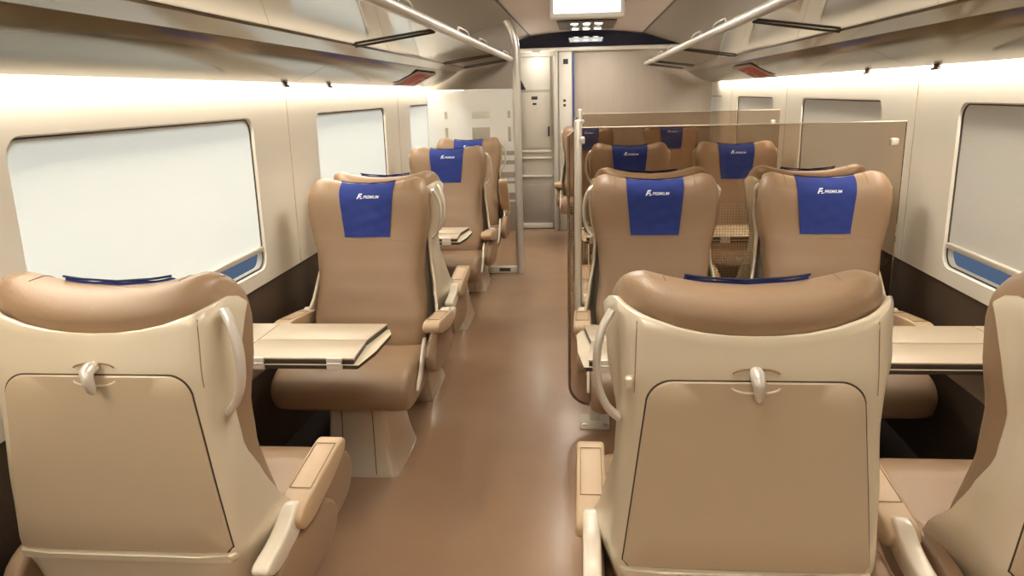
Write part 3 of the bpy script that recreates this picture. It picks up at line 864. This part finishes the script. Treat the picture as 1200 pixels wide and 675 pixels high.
bm = bmesh.new(); bm_box(bm, (wx(-.70), -.027, .034), (.10, .003, .03), .001); finish('label_plate', bm, M['gasket'], t)
tube('pole', smooth_path([(wx(-.562), 0, 0), (wx(-.562), 0, .6), (wx(-.562), 0, 1.3), (wx(-.562), 0, 1.85), (wx(-.572), 0, 1.98), (wx(-.600), 0, 2.08), (wx(-.64), 0, 2.155)], 6), .033, M['rail'], t, 20)

# ------------------------------------------------------------------ ceiling monitor and spots
t = thing('ceiling_monitor', 'bright white screen hanging from the middle of the ceiling', 'monitor', (.02, 4.6, 2.215))
box('housing', (0, .03, -.13), (.43, .05, .245), M['white'], t, .012, 3)
box('screen', (0, .002, -.122), (.375, .006, .20), M['screen'], t, .001)
box('mount', (0, .04, -.02), (.12, .05, .06), M['white'], t, .006)

def spots(y, label):
    t = thing('downlight_panel', label, 'ceiling light', (.03, y, 2.205), 0, 'ceiling downlight panels')
    box('plate', (0, 0, -.004), (.56, .95, .016), M['dark'], t, .004)
    for iy in (-.30, .30):
        for ix in (-.115, 0, .115):
            bm = bmesh.new(); bm_tube(bm, [(ix, iy, -.010), (ix, iy, -.020)], .045, 16); ring = finish('bezel', bm, M['silver'], t)
            bm = bmesh.new(); bm_tube(bm, [(ix, iy, -.018), (ix, iy, -.026)], .030, 16); finish('lens', bm, M['led'], ring)
    la = bpy.data.lights.new('downlight', 'AREA'); la.shape = 'RECTANGLE'; la.size = .4; la.size_y = .8; la.energy = 16; la.color = (1, .95, .85)
    lo = bpy.data.objects.new('downlight', la); COL.objects.link(lo); lo.location = (0, 0, -.035); lo.parent = t
    return t
spots(8.0, 'six bright round ceiling spots just before the dark end fascia')
for y in (5.85, 3.55, 1.4, -.7):
    spots(y, {5.85: 'ceiling spot panel beyond the hanging monitor', 3.55: 'ceiling spot panel in front of the hanging monitor', 1.4: 'ceiling spot panel over the nearest seats', -.7: 'ceiling spot panel above the viewer'}[y])
# vestibule spot over the door
t = thing('door_spotlight', 'small bright spot above the grey end door', 'ceiling light', (-.52, 8.80, 1.975))
bm = bmesh.new(); bm_tube(bm, [(0, 0, .012), (0, 0, 0)], .04, 16); finish('bezel', bm, M['silver'], t)
bm = bmesh.new(); bm_tube(bm, [(0, 0, .003), (0, 0, -.006)], .028, 16); finish('lens', bm, M['led'], t)
la = bpy.data.lights.new('spot', 'POINT'); la.energy = 1.6; la.color = (1, .95, .86); la.shadow_soft_size = .03
lo = bpy.data.objects.new('spot', la); COL.objects.link(lo); lo.parent = t; lo.location = (0, 0, -.05)

# ------------------------------------------------------------------ world, camera, view
w = bpy.data.worlds.new('World'); scene.world = w; w.use_nodes = True
w.node_tree.nodes['Background'].inputs[0].default_value = (.40, .50, .68, 1); w.node_tree.nodes['Background'].inputs[1].default_value = .36
sun = bpy.data.lights.new('daylight', 'SUN'); sun.energy = 12.5; sun.angle = math.radians(40); sun.color = (1, .97, .88)
so = bpy.data.objects.new('daylight', sun); COL.objects.link(so); so.rotation_euler = Vector((1, .15, -.42)).to_track_quat('-Z', 'Y').to_euler()

cam = bpy.data.cameras.new('Camera'); cam.sensor_width = 36; cam.lens = 27.0; cam.clip_start = .02
co = bpy.data.objects.new('Camera', cam); COL.objects.link(co)
yaw, pit, rol = [math.radians(a) for a in (5.49, 14.2, 1.39)]
cy, sy = math.cos(yaw), math.sin(yaw)
f = Vector((-sy * math.cos(pit), cy * math.cos(pit), -math.sin(pit))); r = Vector((cy, sy, 0)); u = r.cross(f)
c, s = math.cos(rol), math.sin(rol); r, u = c * r - s * u, s * r + c * u
co.matrix_world = Matrix(((r.x, u.x, -f.x, 0), (r.y, u.y, -f.y, 0), (r.z, u.z, -f.z, 1.56), (0, 0, 0, 1)))
scene.camera = co
scene.view_settings.view_transform = 'Standard'; scene.view_settings.look = 'None'
scene.view_settings.gamma = 1; scene.view_settings.use_curve_mapping = False
scene.view_settings.exposure = 0.06
